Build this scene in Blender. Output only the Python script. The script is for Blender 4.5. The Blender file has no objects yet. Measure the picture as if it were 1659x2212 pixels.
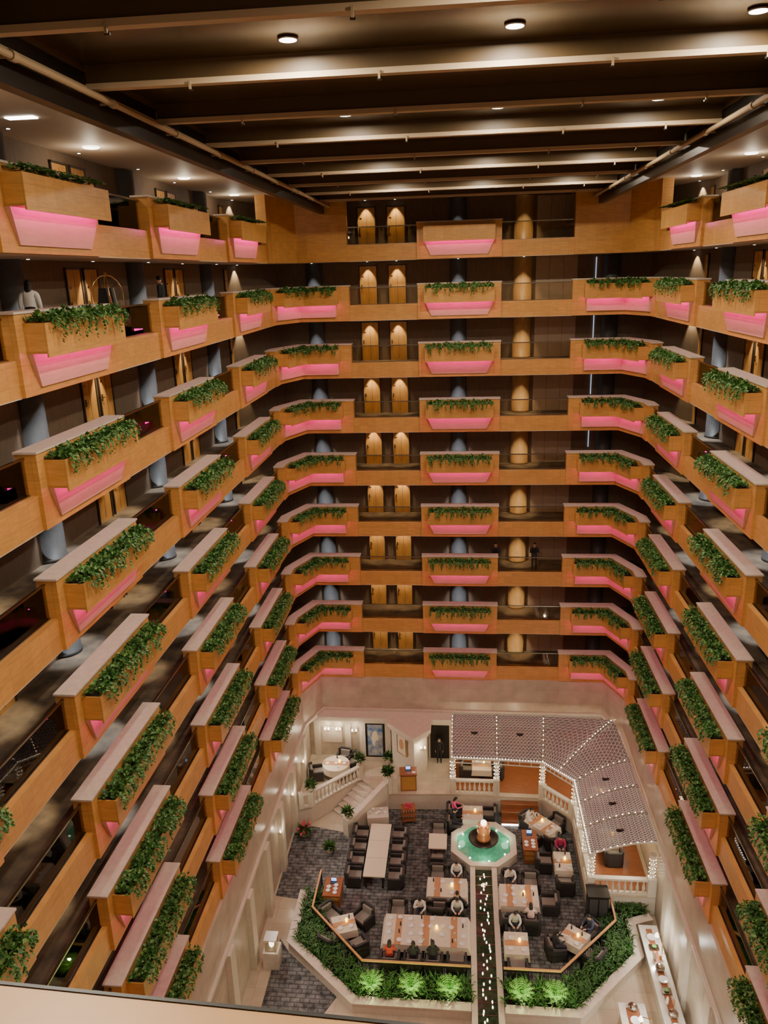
import bpy, math, random, bmesh
from mathutils import Vector, Matrix
random.seed(7)
S=bpy.context.scene
pi=math.pi
# ------------------------------------------------------------ camera
F=1707.0
yc=Vector((171,521,-F)).normalized()
zc=-Vector((175,-5651,-F)).normalized()
xc=yc.cross(zc).normalized(); zc=xc.cross(yc).normalized()
R=Matrix((xc,yc,zc))
cam=bpy.data.cameras.new('camera'); co=bpy.data.objects.new('camera',cam); S.collection.objects.link(co)
co.matrix_world=R.to_4x4()
cam.sensor_fit='VERTICAL'; cam.sensor_height=36; cam.lens=F/2212*36; cam.clip_end=300; cam.clip_start=0.05
S.camera=co
# ------------------------------------------------------------ materials
def mat(n,c,r=.6,metal=0,e=0,ec=None,noise=0,ns=3.0,c2=None,stretch=None,brick=None,bump=0,spec=None,coat=0):
    m=bpy.data.materials.new(n); m.use_nodes=True; nt=m.node_tree; b=nt.nodes['Principled BSDF']
    b.inputs['Base Color'].default_value=(*c,1); b.inputs['Roughness'].default_value=r; b.inputs['Metallic'].default_value=metal
    if spec is not None: b.inputs['Specular IOR Level'].default_value=spec
    if coat: b.inputs['Coat Weight'].default_value=coat
    if e:
        b.inputs['Emission Color'].default_value=(*(ec or c),1); b.inputs['Emission Strength'].default_value=e
    N=nt.nodes.new; L=nt.links.new
    colsock=None
    if noise or brick:
        tc=N('ShaderNodeTexCoord')
        if noise:
            mp=N('ShaderNodeMapping'); L(tc.outputs['Object'],mp.inputs[0])
            mp.inputs['Scale'].default_value=stretch or (1,1,1)
            nz=N('ShaderNodeTexNoise'); nz.inputs['Scale'].default_value=ns; nz.inputs['Detail'].default_value=5
            L(mp.outputs[0],nz.inputs['Vector'])
            rp=N('ShaderNodeValToRGB'); rp.color_ramp.elements[0].position=.3; rp.color_ramp.elements[1].position=.7
            d=c2 or tuple(x*(1-noise) for x in c)
            rp.color_ramp.elements[0].color=(*d,1); rp.color_ramp.elements[1].color=(*c,1)
            L(nz.outputs[0],rp.inputs[0]); colsock=rp.outputs[0]
            if bump:
                bp=N('ShaderNodeBump'); bp.inputs['Strength'].default_value=bump; L(nz.outputs[0],bp.inputs['Height']); L(bp.outputs[0],b.inputs['Normal'])
        if brick:
            bw,bh,ms,dark,floor,off=brick
            sx=N('ShaderNodeSeparateXYZ'); L(tc.outputs['Object'],sx.inputs[0]); cb=N('ShaderNodeCombineXYZ')
            if floor: L(sx.outputs[0],cb.inputs[0]); L(sx.outputs[1],cb.inputs[1])
            else:
                ad=N('ShaderNodeMath'); ad.operation='ADD'; L(sx.outputs[0],ad.inputs[0]); L(sx.outputs[1],ad.inputs[1]); L(ad.outputs[0],cb.inputs[0]); L(sx.outputs[2],cb.inputs[1])
            br=N('ShaderNodeTexBrick'); br.offset=off; br.inputs['Scale'].default_value=1; br.inputs['Brick Width'].default_value=bw; br.inputs['Row Height'].default_value=bh
            br.inputs['Mortar Size'].default_value=ms; br.inputs['Mortar Smooth'].default_value=.1
            br.inputs['Color1'].default_value=(1,1,1,1); br.inputs['Color2'].default_value=(.88,.88,.88,1); br.inputs['Mortar'].default_value=(dark,dark,dark,1)
            L(cb.outputs[0],br.inputs['Vector'])
            mx=N('ShaderNodeMix'); mx.data_type='RGBA'; mx.blend_type='MULTIPLY'; mx.inputs[0].default_value=1
            if colsock: L(colsock,mx.inputs[6])
            else: mx.inputs[6].default_value=(*c,1)
            L(br.outputs['Color'],mx.inputs[7]); colsock=mx.outputs[2]
        L(colsock,b.inputs['Base Color'])
    return m
M={}
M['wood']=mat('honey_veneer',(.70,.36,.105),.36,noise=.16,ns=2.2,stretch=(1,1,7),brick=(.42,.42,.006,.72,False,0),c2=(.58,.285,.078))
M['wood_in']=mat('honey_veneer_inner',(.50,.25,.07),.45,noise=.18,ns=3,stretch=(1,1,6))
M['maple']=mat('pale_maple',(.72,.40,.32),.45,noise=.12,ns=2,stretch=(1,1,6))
M['door']=mat('door_veneer',(.70,.37,.11),.4,noise=.25,ns=2,stretch=(5,5,.8))
M['doorframe']=mat('door_frame_dark',(.05,.035,.025),.4)
M['cap']=mat('cap_stone',(.68,.58,.48),.35,noise=.15,ns=6)
M['wall']=mat('hall_wallpaper',(.21,.15,.10),.7,noise=.2,ns=9,stretch=(1,1,.2))
M['wallpan']=mat('hall_panel_beige',(.46,.36,.26),.6,noise=.1,ns=4)
M['slate']=mat('column_slate',(.085,.085,.088),.5,noise=.2,ns=12)
M['colwood']=mat('column_wood',(.52,.32,.13),.45,noise=.25,ns=3,stretch=(4,4,.6))
M['plaster']=mat('soffit_plaster',(.62,.51,.40),.6)
M['carpet']=mat('hall_carpet',(.24,.18,.12),.8,noise=.6,ns=1.6,c2=(.07,.055,.045))
M['ceil']=mat('ceiling_dark_lacquer',(.07,.042,.014),.22,noise=.2,ns=1)
M['beam']=mat('beam_brown',(.10,.06,.022),.5,noise=.15,ns=2)
M['flange']=mat('beam_flange_tan',(.52,.39,.25),.5)
M['pipe']=mat('pipe_tan',(.42,.31,.18),.5)
M['black']=mat('black_trim',(.012,.01,.009),.35)
M['metal']=mat('steel_rail',(.32,.27,.22),.25,metal=1)
M['brass']=mat('brass',(.75,.55,.25),.22,metal=1)
M['leaf']=mat('ivy_leaf',(.06,.20,.035),.45,noise=.6,ns=7,c2=(.02,.085,.014))
M['leaf2']=mat('ivy_leaf_light',(.16,.34,.08),.45,noise=.4,ns=9)
M['leafd']=mat('bed_leaf_dark',(.035,.12,.02),.5,noise=.5,ns=5,c2=(.014,.05,.01))
M['soil']=mat('soil',(.03,.022,.015),.9)
M['pink']=mat('pink_led',(1,.02,.3),.5,e=21,ec=(1,.002,.42))
M['lamp']=mat('lamp_disc',(1,.95,.85),.5,e=12)
M['slit']=mat('light_slit',(.6,.75,1),.5,e=.8)
M['stone']=mat('marble_beige',(.58,.49,.38),.3,noise=.25,ns=1.5,brick=(1.3,.8,.006,.75,False,0))
M['stonew']=mat('carved_white_stone',(.68,.62,.51),.45,noise=.1,ns=5)
M['floorst']=mat('floor_marble',(.60,.51,.38),.2,noise=.2,ns=1.2,brick=(.9,.9,.008,.7,True,0))
M['slatefl']=mat('slate_carpet',(.24,.24,.235),.75,noise=.8,ns=3.2,c2=(.035,.036,.038),brick=(.42,.22,.03,.4,True,.5))
M['water']=mat('fountain_water',(.05,.32,.2),.08,noise=.5,ns=5,bump=.4,e=.2,ec=(.25,.7,.35))  # faint green emission in the water imitates a light within the pool
M['copper']=mat('copper_glow',(.8,.38,.17),.3,metal=.5)
M['cloth']=mat('tablecloth',(.70,.62,.49),.8)
M['cream']=mat('cream_tabletop',(.72,.64,.48),.4)
M['runner']=mat('orange_runner',(.52,.27,.13),.7)
M['china']=mat('china_white',(.8,.8,.78),.2)
M['candle']=mat('amber_candle',(1,.62,.05),.4,e=7,ec=(1,.6,.03))
M['wicker']=mat('dark_wicker',(.045,.042,.04),.6,noise=.5,ns=30)
M['cushion']=mat('grey_cushion',(.24,.22,.19),.85)
M['cherry']=mat('cherry_wood',(.33,.12,.05),.35,noise=.3,ns=3,stretch=(1,6,1))
M['rail']=mat('timber_handrail',(.68,.36,.14),.35,noise=.2,ns=4)
M['screen']=mat('laptop_screen',(.25,.5,1),.4,e=2.2)
M['fairy']=mat('fairy_bulb',(1,.88,.68),.4,e=12)
M['lattice']=mat('white_lattice',(.62,.62,.60),.5)
M['frame']=mat('canopy_frame',(.62,.59,.53),.4)
M['globe']=mat('globe_lamp',(1,.93,.8),.4,e=5)
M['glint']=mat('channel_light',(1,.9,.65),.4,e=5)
M['skin']=mat('skin',(.62,.38,.26),.55)
M['hair']=mat('hair_black',(.012,.009,.008),.45)
M['eye']=mat('eye_dark',(.02,.015,.012),.2)
M['lip']=mat('lip',(.45,.14,.12),.5)
M['shoe']=mat('shoe_leather',(.02,.018,.018),.4)
M['flower']=mat('flower_pink',(.75,.08,.2),.6)
M['art1']=mat('art_glass_blue',(.06,.16,.35),.15,noise=.9,ns=3,c2=(.5,.5,.42))
M['counter']=mat('counter_marble',(.7,.66,.58),.15,noise=.15,ns=4)
M['darkwater']=mat('channel_water',(.05,.08,.045),.05,noise=.6,ns=6,bump=.5)
M['umber']=mat('dark_fabric',(.03,.025,.03),.8)
M['shirt']=M['umber']; M['pants']=M['umber']
def glassmat(n,tint,mixmin):
    m=bpy.data.materials.new(n); m.use_nodes=True; nt=m.node_tree
    for x in list(nt.nodes): nt.nodes.remove(x)
    o=nt.nodes.new('ShaderNodeOutputMaterial'); t=nt.nodes.new('ShaderNodeBsdfTransparent'); t.inputs[0].default_value=(*tint,1)
    g=nt.nodes.new('ShaderNodeBsdfGlossy'); g.inputs['Roughness'].default_value=.02; g.inputs[0].default_value=(.9,.85,.8,1)
    lw=nt.nodes.new('ShaderNodeLayerWeight'); lw.inputs[0].default_value=mixmin
    mx=nt.nodes.new('ShaderNodeMixShader'); L=nt.links.new
    L(lw.outputs['Fresnel'],mx.inputs[0]); L(t.outputs[0],mx.inputs[1]); L(g.outputs[0],mx.inputs[2]); L(mx.outputs[0],o.inputs[0])
    return m
M['glass']=glassmat('smoked_glass',(.86,.79,.68),.25)
def frostmat():
    m=bpy.data.materials.new('frosted_canopy'); m.use_nodes=True; nt=m.node_tree; b=nt.nodes['Principled BSDF']
    b.inputs['Base Color'].default_value=(.20,.21,.21,1); b.inputs['Roughness'].default_value=.25
    o=nt.nodes['Material Output']; t=nt.nodes.new('ShaderNodeBsdfTransparent'); mx=nt.nodes.new('ShaderNodeMixShader'); mx.inputs[0].default_value=.86
    nt.links.new(t.outputs[0],mx.inputs[1]); nt.links.new(b.outputs[0],mx.inputs[2]); nt.links.new(mx.outputs[0],o.inputs[0]); return m
M['frost']=frostmat()
# ------------------------------------------------------------ mesh builder
class MB:
    def __init__(s): s.v=[];s.f=[];s.m=[];s.names=[]
    def mi(s,k):
        if k not in s.names: s.names.append(k)
        return s.names.index(k)
    def add(s,v,f,k,X=None):
        o=len(s.v); i=s.mi(k)
        for p in v:
            p=Vector(p)
            if X is not None: p=X@p
            s.v.append(p)
        for q in f: s.f.append(tuple(o+j for j in q)); s.m.append(i)
        return s
    def box(s,x0,y0,z0,x1,y1,z1,k,X=None):
        return s.add([(x0,y0,z0),(x1,y0,z0),(x1,y1,z0),(x0,y1,z0),(x0,y0,z1),(x1,y0,z1),(x1,y1,z1),(x0,y1,z1)],
          [(0,3,2,1),(4,5,6,7),(0,1,5,4),(1,2,6,5),(2,3,7,6),(3,0,4,7)],k,X)
    def cbox(s,c,d,k,X=None):
        return s.box(c[0]-d[0]/2,c[1]-d[1]/2,c[2]-d[2]/2,c[0]+d[0]/2,c[1]+d[1]/2,c[2]+d[2]/2,k,X)
    def prism(s,p,z0,z1,k,X=None):
        n=len(p); v=[(a,b,z0) for a,b in p]+[(a,b,z1) for a,b in p]
        return s.add(v,[tuple(range(n))[::-1],tuple(range(n,2*n))]+[(i,(i+1)%n,n+(i+1)%n,n+i) for i in range(n)],k,X)
    def path(s,p,n0,n1,z0,z1,k,X=None):
        a=offs(p,n0);b=offs(p,n1);v=[];f=[]
        for i in range(len(p)): v+=[(*a[i],z0),(*b[i],z0),(*b[i],z1),(*a[i],z1)]
        for i in range(len(p)-1):
            q=4*i
            for j in range(4): f.append((q+j,q+(j+1)%4,q+4+(j+1)%4,q+4+j))
        f+=[(0,1,2,3),tuple(len(v)-4+j for j in range(4))[::-1]]
        return s.add(v,f,k,X)
    def lathe(s,prof,seg,k,X=None,c=(0,0),ph=.5):
        v=[];f=[];n=len(prof)
        for r,z in prof:
            for i in range(seg):
                t=2*pi*(i+ph)/seg; v.append((c[0]+max(r,1e-4)*math.cos(t),c[1]+max(r,1e-4)*math.sin(t),z))
        for j in range(n-1):
            for i in range(seg): f.append((j*seg+i,j*seg+(i+1)%seg,(j+1)*seg+(i+1)%seg,(j+1)*seg+i))
        f.append(tuple(range(seg))[::-1]); f.append(tuple(range((n-1)*seg,n*seg)))
        return s.add(v,f,k,X)
    def tube(s,pts,r,seg,k,X=None,r1=None):
        pts=[Vector(p) for p in pts]; v=[];f=[];n=len(pts)
        for j,p in enumerate(pts):
            d=(pts[min(j+1,n-1)]-pts[max(j-1,0)]).normalized()
            up=Vector((0,0,1)) if abs(d.z)<.9 else Vector((1,0,0))
            a=d.cross(up).normalized(); b=d.cross(a)
            rr=r if r1 is None else r+(r1-r)*j/(n-1)
            for i in range(seg):
                t=2*pi*i/seg; v.append(p+a*rr*math.cos(t)+b*rr*math.sin(t))
        for j in range(n-1):
            for i in range(seg): f.append((j*seg+i,j*seg+(i+1)%seg,(j+1)*seg+(i+1)%seg,(j+1)*seg+i))
        f.append(tuple(range(seg))); f.append(tuple(range((n-1)*seg,n*seg)))
        return s.add(v,f,k,X)
    def ell(s,c,r,k,X=None,nu=12,nv=8,flt=None,fn=None):
        v=[];f=[]
        for j in range(nv+1):
            ph=pi*j/nv
            for i in range(nu):
                t=2*pi*i/nu; p=[math.sin(ph)*math.cos(t),math.sin(ph)*math.sin(t),math.cos(ph)]
                if fn: p=fn(p)
                v.append((c[0]+r[0]*p[0],c[1]+r[1]*p[1],c[2]+r[2]*p[2]))
        for j in range(nv):
            for i in range(nu):
                q=(j*nu+i,j*nu+(i+1)%nu,(j+1)*nu+(i+1)%nu,(j+1)*nu+i)
                if flt:
                    cc=[sum((v[x][a]-c[a])/r[a] for x in q)/4 for a in range(3)]
                    if not flt(cc): continue
                f.append(q)
        return s.add(v,f,k,X)
    def octa(s,c,r,k):
        x,y,z=c
        return s.add([(x+r,y,z),(x-r,y,z),(x,y+r,z),(x,y-r,z),(x,y,z+r),(x,y,z-r)],[(0,2,4),(2,1,4),(1,3,4),(3,0,4),(2,0,5),(1,2,5),(3,1,5),(0,3,5)],k)
    def mesh(s,name,smooth=False):
        me=bpy.data.meshes.new(name); me.from_pydata([tuple(p) for p in s.v],[],s.f)
        for k in s.names: me.materials.append(M[k])
        me.polygons.foreach_set('material_index',s.m)
        if smooth: me.polygons.foreach_set('use_smooth',[True]*len(s.f))
        bm=bmesh.new(); bm.from_mesh(me); bmesh.ops.recalc_face_normals(bm,faces=bm.faces); bm.to_mesh(me); bm.free()
        return me
    def obj(s,name,parent=None,smooth=False,loc=None,rot=0): return put(name,s.mesh(name,smooth),loc,rot,parent)
def put(name,me,loc=None,rot=0,parent=None,sc=None):
    o=bpy.data.objects.new(name,me); S.collection.objects.link(o)
    if loc is not None: o.location=loc
    o.rotation_euler=(0,0,rot)
    if sc: o.scale=sc
    if parent: o.parent=parent
    return o
def empty(name,loc=(0,0,0)):
    o=bpy.data.objects.new(name,None); o.location=loc; S.collection.objects.link(o); return o
def light(name,kind,loc,e,c=(1,.8,.55),size=.05,ang=60,blend=.6,aim=None,parent=None):
    l=bpy.data.lights.new(name,kind); l.energy=e; l.color=c
    if kind=='SPOT': l.spot_size=math.radians(ang); l.spot_blend=blend; l.shadow_soft_size=size
    elif kind=='POINT': l.shadow_soft_size=size
    elif kind=='AREA': l.shape='DISK'; l.size=size
    o=bpy.data.objects.new(name,l); S.collection.objects.link(o); o.location=loc
    if aim is not None:
        d=(Vector(aim)-Vector(loc)); o.rotation_euler=d.to_track_quat('-Z','Y').to_euler()
    if parent: o.parent=parent
    return o
def TR(x,y,z,r=0): return Matrix.Translation((x,y,z))@Matrix.Rotation(r,4,'Z')
# ------------------------------------------------------------ atrium path
PATH=[(-9.4,-1),(-9.4,40.5),(-8.6,42.5),(8.2,42.5),(9.0,40.5),(9.0,-1)]
def sl(a,b): return math.hypot(b[0]-a[0],b[1]-a[1])
T=sum(sl(a,b) for a,b in zip(PATH[:-1],PATH[1:])); H=T/2
def sub(s0,s1):
    out=[];s=0
    for a,b in zip(PATH[:-1],PATH[1:]):
        L=sl(a,b)
        at=lambda t:(a[0]+(b[0]-a[0])*t/L,a[1]+(b[1]-a[1])*t/L)
        if s0>=s-1e-9 and s0<s+L: out.append(at(s0-s))
        if out and s1>s+L-1e-6 and s+L>s0: out.append(b)
        elif out and s1>s and s1<=s+L: out.append(at(s1-s)); break
        s+=L
    if len(out)>1 and sl(out[-1],out[-2])<1e-5: out.pop()
    return out
def offs(p,d):
    n=[]
    for a,b in zip(p[:-1],p[1:]):
        L=sl(a,b); n.append(((b[1]-a[1])/L,-(b[0]-a[0])/L))
    o=[]
    for i in range(len(p)):
        if i==0: m=n[0]
        elif i==len(p)-1: m=n[-1]
        else:
            q=1+n[i-1][0]*n[i][0]+n[i-1][1]*n[i][1]; m=((n[i-1][0]+n[i][0])/q,(n[i-1][1]+n[i][1])/q)
        o.append((p[i][0]+m[0]*d,p[i][1]+m[1]*d))
    return o
YC=(35.2,26.9,18.6,10.3,2.0)
cA,cB=40.6,46.3
pans=[(H-2.15,H+2.15)]
for c in YC: pans+=[(c+1-2.35,c+1+2.35),(T-c-1-2.35,T-c-1+2.35)]
corner=[(cA,cB),(T-cB,T-cA)]
allp=sorted(pans+corner)
gaps=[]; prev=0
for a,b in allp:
    if a-prev>.3: gaps.append((prev,a))
    prev=b
if T-prev>.3: gaps.append((prev,T))
# ------------------------------------------------------------ foliage
def leafquad(mb,p,d,up,L,W,k):
    d=d.normalized(); s=d.cross(up)
    if s.length<.01: s=Vector((1,0,0))
    s.normalize(); n=s.cross(d)
    mb.add([p,p+d*L*.35+s*W*.5+n*L*.08,p+d*L,p+d*L*.35-s*W*.5+n*L*.08,p+d*L*.45-n*L*.05],[(0,1,4),(1,2,4),(2,3,4),(3,0,4)],k)
def ivy(L,seed,dens=1.0,trail=.5,n0=.05,n1=.52):
    rnd=random.Random(seed); mb=MB()
    def rl(p,dirbase,sz):
        d=Vector(dirbase)+Vector((rnd.uniform(-1,1),rnd.uniform(-1,1),rnd.uniform(-.6,.6)))*.8
        leafquad(mb,Vector(p),d,Vector((rnd.uniform(-.4,.4),rnd.uniform(-.2,.6),1)),sz,sz*.85,'leaf2' if rnd.random()<.3 else 'leaf')
    for i in range(int(240*L*dens)):
        u=rnd.uniform(-L/2,L/2); n=rnd.uniform(n0,n1); h=.22*math.sin(pi*(n-n0)/(n1-n0)*.9+.2)*(0.6+.6*math.sin(u*5+seed)**2)
        rl((u,n,-.2+rnd.uniform(0,1)*h),(0,.3,.5),rnd.uniform(.08,.15))
    for i in range(int(L*15)):
        u=rnd.uniform(-L/2+.02,L/2-.02); ln=rnd.uniform(.1,trail)*(1 if rnd.random()<.7 else 1.35)
        k=int(ln/.035)
        for j in range(k):
            t=j/max(1,k); zz=-.08-ln*t; nn=n1+.03+.09*math.sin(min(1,t*2)*pi/2)
            u+=rnd.uniform(-.02,.02)
            rl((u,nn+rnd.uniform(-.03,.03),zz),(0,.6,-.7),rnd.uniform(.07,.13)*(1-.35*t))
    return mb.mesh('ivy')
IV=[ivy(4.0,11),ivy(4.0,12),ivy(4.0,13)]
IVC=[ivy(3.5,14,.8,.42),ivy(3.5,15,.8,.42)]
IVK=[ivy(2.0,16,.9,.4),ivy(2.0,17,.9,.4)]
IVD=[ivy(2.0,18,.9,.4),ivy(2.0,19,.9,.4)]
IVT=ivy(3.9,20,.5,.12)
def planter(L):
    mb=MB(); h=L/2
    z0,z1=-.85,-.2
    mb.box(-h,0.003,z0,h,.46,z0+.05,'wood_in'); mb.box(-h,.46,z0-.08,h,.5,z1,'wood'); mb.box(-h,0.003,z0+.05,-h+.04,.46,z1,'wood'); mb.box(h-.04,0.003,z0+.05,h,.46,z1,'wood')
    mb.box(-h+.04,.003,z0+.05,h-.04,.46,z1-.06,'soil')
    mb.box(-h+.1,.445,z0-.075,h-.1,.459,z0-.01,'pink')
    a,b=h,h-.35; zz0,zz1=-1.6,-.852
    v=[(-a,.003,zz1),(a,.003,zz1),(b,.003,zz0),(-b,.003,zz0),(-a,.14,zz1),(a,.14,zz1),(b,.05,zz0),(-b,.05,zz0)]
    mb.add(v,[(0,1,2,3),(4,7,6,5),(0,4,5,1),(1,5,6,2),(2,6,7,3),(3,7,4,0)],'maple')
    return mb.mesh('planter_box')
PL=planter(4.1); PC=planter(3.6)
def planter_corner(a,b):
    mb=MB(); p=sub(a,b); z0,z1=-.85,-.2
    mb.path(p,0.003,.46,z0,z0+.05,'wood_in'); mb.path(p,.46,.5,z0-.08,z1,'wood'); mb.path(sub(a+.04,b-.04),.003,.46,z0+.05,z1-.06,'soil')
    mb.path(sub(a,a+.04),0.003,.46,z0+.05,z1,'wood'); mb.path(sub(b-.04,b),0.003,.46,z0+.05,z1,'wood')
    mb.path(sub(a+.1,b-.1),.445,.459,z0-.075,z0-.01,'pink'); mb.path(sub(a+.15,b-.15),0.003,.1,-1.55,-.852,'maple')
    return mb.mesh('planter_box')
cornerpl=[(41.2,45.75),(T-45.75,T-41.2)]
PK=[planter_corner(*c) for c in cornerpl]
def frame_at(s):
    p=sub(s,s+.01) if s<T-.02 else sub(s-.01,s)
    (x,y),(x2,y2)=p[0],p[1]; L=sl(p[0],p[1]); n=((y2-y)/L,-(x2-x)/L)
    return x,y,math.atan2(n[1],n[0])-pi/2
def doormesh():
    mb=MB()
    mb.box(-.52,.001,0,-.46,.07,2.15,'doorframe'); mb.box(.46,.001,0,.52,.07,2.15,'doorframe'); mb.box(-.52,.001,2.09,.52,.07,2.15,'doorframe')
    mb.box(-.46,.001,0,.46,.04,2.09,'door'); mb.box(-.015,.04,.1,.0,.044,2.0,'doorframe')
    mb.cbox((.36,.055,1.02),(.05,.03,.22),'metal'); mb.tube([(.36,.06,1.02),(.36,.1,1.02),(.25,.1,1.02)],.012,6,'metal')
    mb.cbox((.3,.045,1.55),(.1,.01,.07),'metal')
    return mb.mesh('hotel_door')
DM=doormesh()
def colmesh(k,r):
    mb=MB(); mb.lathe([(r+.03,0),(r+.03,.1),(r,.1),(r,2.38),(r+.02,2.38),(r+.02,2.4)],28,k); return mb.mesh('hall_column',True)
CS=colmesh('slate',.45); CW=colmesh('colwood',.5)
dn=MB(); dn.lathe([(.07,-.015),(.07,0)],12,'metal'); dn.lathe([(.045,-.02),(.045,-.014)],12,'lamp'); DL=dn.mesh('recessed_downlight')
pm=MB()
for i in range(3): pm.box(-1.1+i*.74,.001,0.02,-1.1+i*.74+.72,.04,2.36,'wallpan')
WP=pm.mesh('wall_panel')
COOL=(.92,.96,1); WARM=(1,.8,.5)
def hallspot(x,y,z,nx,ny,cool,par,e):
    put('recessed_downlight',DL,(x,y,z),0,par)
    light('hall_spot','SPOT',(x,y,z-.04),e*(13 if cool else 7.5),COOL if cool else WARM,.02,60,.6,(x-nx*.24,y-ny*.24,z-1.5),par)
# ------------------------------------------------------------ floors
for r in range(9):
    top=2.4-3*r; fl=top-1.1; bot=top-1.76
    E=empty('atrium_balcony')
    mb=MB()
    mb.path(sub(0,T),-2.6,-.5,bot,fl-.04,'plaster'); mb.path(sub(0,T),-2.6,-.5,fl-.04,fl,'carpet')
    mb.path(sub(0,T),-.5,-.1,bot-.02,bot,'plaster')
    mb.obj('slab',E)
    mb=MB()
    for a,b in gaps: mb.path(sub(a,b),-.5,-.1,bot,bot+.8,'wood')
    for a,b in pans+(corner if r else []):
        mb.path(sub(a,b),-.5,0,bot,top,'wood')
        mb.path(sub(a-.03,b+.03),-.53,.03,top,top+.05,'cap')
    if r==0:
        for a,b in corner: mb.path(sub(a,b),-.5,0,bot,3.75,'wood')
    mb.obj('wood_panels',E)
    mb=MB(); hr=MB()
    for a,b in gaps:
        p=sub(a+.01,b-.01); mb.path(p,-.31,-.295,bot+.8,top-.12,'glass'); hr.path(p,-.335,-.27,top-.12,top-.07,'metal'); hr.path(p,-.34,-.26,bot+.8,bot+.83,'metal')
    mb.obj('glass_panels',E); hr.obj('handrail',E)
    for j,(a,b) in enumerate(pans):
        s=(a+b)/2; x,y,rz=frame_at(s); ctr=(j==0)
        if y<0: continue
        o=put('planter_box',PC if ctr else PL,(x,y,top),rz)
        iv=(IVC[r%2] if ctr else (IVT if r==0 else IV[(j+r)%3]))
        if not(r==0 and ctr): put('ivy',iv,(0,0,0),0,o,(1,1,.5 if r==0 else 1))
    if r>0:
        for j,(a,b) in enumerate(cornerpl):
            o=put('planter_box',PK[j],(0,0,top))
            xs=(-8.6+-6.65)/2 if j==0 else (8.2+6.25)/2
            put('ivy',IVK[r%2],(xs,42.5,0),pi,o)
            x,y,rz=frame_at(42.5 if j==0 else T-42.5)
            put('ivy',IVD[(r+1)%2],(x,y,0),rz,o)
    cz=top+3-1.76 if r else 3.75
    A=empty('hallway_lighting')
    for X in (-8.2,-.27,7.9):
        put('hall_column',CS,(X,45.1,fl))
        if X<7: hallspot(X,44.42,cz,0,-1,1,A,26)
    put('hall_column',CW,(3.2,45.1,fl)); hallspot(3.2,44.38,cz,0,-1,0,A,30)
    for X in (-5.2,-3.6):
        put('hotel_door',DM,(X,45.1,fl),pi); hallspot(X,44.75,cz,0,-1,0,A,24)
    put('wall_panel',WP,(5.0,45.1,fl),pi)
    if r in (1,2,3,4): 
        mb=MB(); mb.box(7.05,45.05,fl+.9,7.09,45.1,fl+2.2,'slit'); mb.obj('wall_light_slit')
    for k,yy in enumerate((12.4,20.7,29.0,37.3)):
        for X,nx,rz in ((-12.0,1,-pi/2),(11.6,-1,pi/2)):
            if nx<0 and yy<16: continue
            put('hall_column',CS,(X,yy,fl)); hallspot(X+nx*.68,yy,cz,nx,0,1,A,26)
            for d in (3.7,4.9):
                if yy+d<42.9: put('hotel_door',DM,(X,yy+d,fl),rz)
            hallspot(X+nx*.45,yy+4.3,cz,nx,0,0,A,34)
mb=MB(); mb.lathe([(.2,-.05),(.24,-.03),(.24,0)],20,'globe'); FX=mb.mesh('fill_light_fixture',True)
for y in (8,16,24,32,39):
    for x in (-10.7,10.3): put('fill_light_fixture',FX,(x,y,3.75)); light('hall_fill_light','POINT',(x,y,3.3),40,(1,.84,.62),.1)  # invented fixtures and point lights, added to brighten the top-floor hallway ceilings
# ------------------------------------------------------------ shell
hp=offs(PATH,-2.6)
def wbox(name,p,z0,z1,k,t=.2):
    mb=MB(); mb.path(p,-t,0,z0,z1,k); mb.obj(name)
wbox('wall_left',[hp[0],hp[1],hp[2]],-25.2,4.4,'wall'); wbox('wall_back',[hp[2],hp[3]],-25.2,4.4,'wall'); wbox('wall_right',[hp[3],hp[4],hp[5]],-25.2,4.4,'wall')
mb=MB(); mb.path(PATH,-.5,0,-25.45,-23.38,'stone'); mb.path(PATH,-.5,.12,-25.6,-25.45,'stonew'); mb.path(PATH,-2.6,-.5,-25.6,-25.4,'plaster'); mb.obj('trim_1')
mb=MB(); mb.box(-9.6,-1,-29.5,-9.4,42.5,-25.6,'stone')
for y in range(24,42,3): mb.box(-9.4,y,-29.5,-9.15,y+.6,-25.6,'stonew')
mb.obj('wall_left_lower')
mb=MB(); mb.box(9.0,-1,-29.5,9.2,42.5,-25.6,'stone')
for y in range(20,31,3): mb.box(8.8,y,-29.5,9.0,y+.6,-25.6,'stonew')
mb.obj('wall_right_lower')
mb=MB(); mb.box(-7.2,-1,3.86,6.8,45.3,3.96,'ceil'); mb.obj('ceiling')
mb=MB(); mb.box(-12.2,-1,3.75,-7.3,45.3,3.85,'plaster'); mb.box(6.9,-1,3.75,11.8,45.3,3.85,'plaster'); mb.box(-7.3,42.3,3.75,6.9,45.3,3.855,'beam'); mb.obj('ceiling_soffit')
mb=MB()
for k in range(-3,9):
    y=12.3+3.6*k
    mb.box(-7,y-.05,3.54,6.6,y+.05,3.86,'beam'); mb.box(-7,y-.1,3.44,6.6,y+.1,3.54,'flange')
    for x in (-5,-1.5,2.6,5.2): mb.cbox((x,y-.12,3.42),(.04,.04,.14),'pipe'); mb.cbox((x,y-.08,3.35),(.08,.04,.03),'black')
mb.obj('ceiling_beams')
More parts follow.
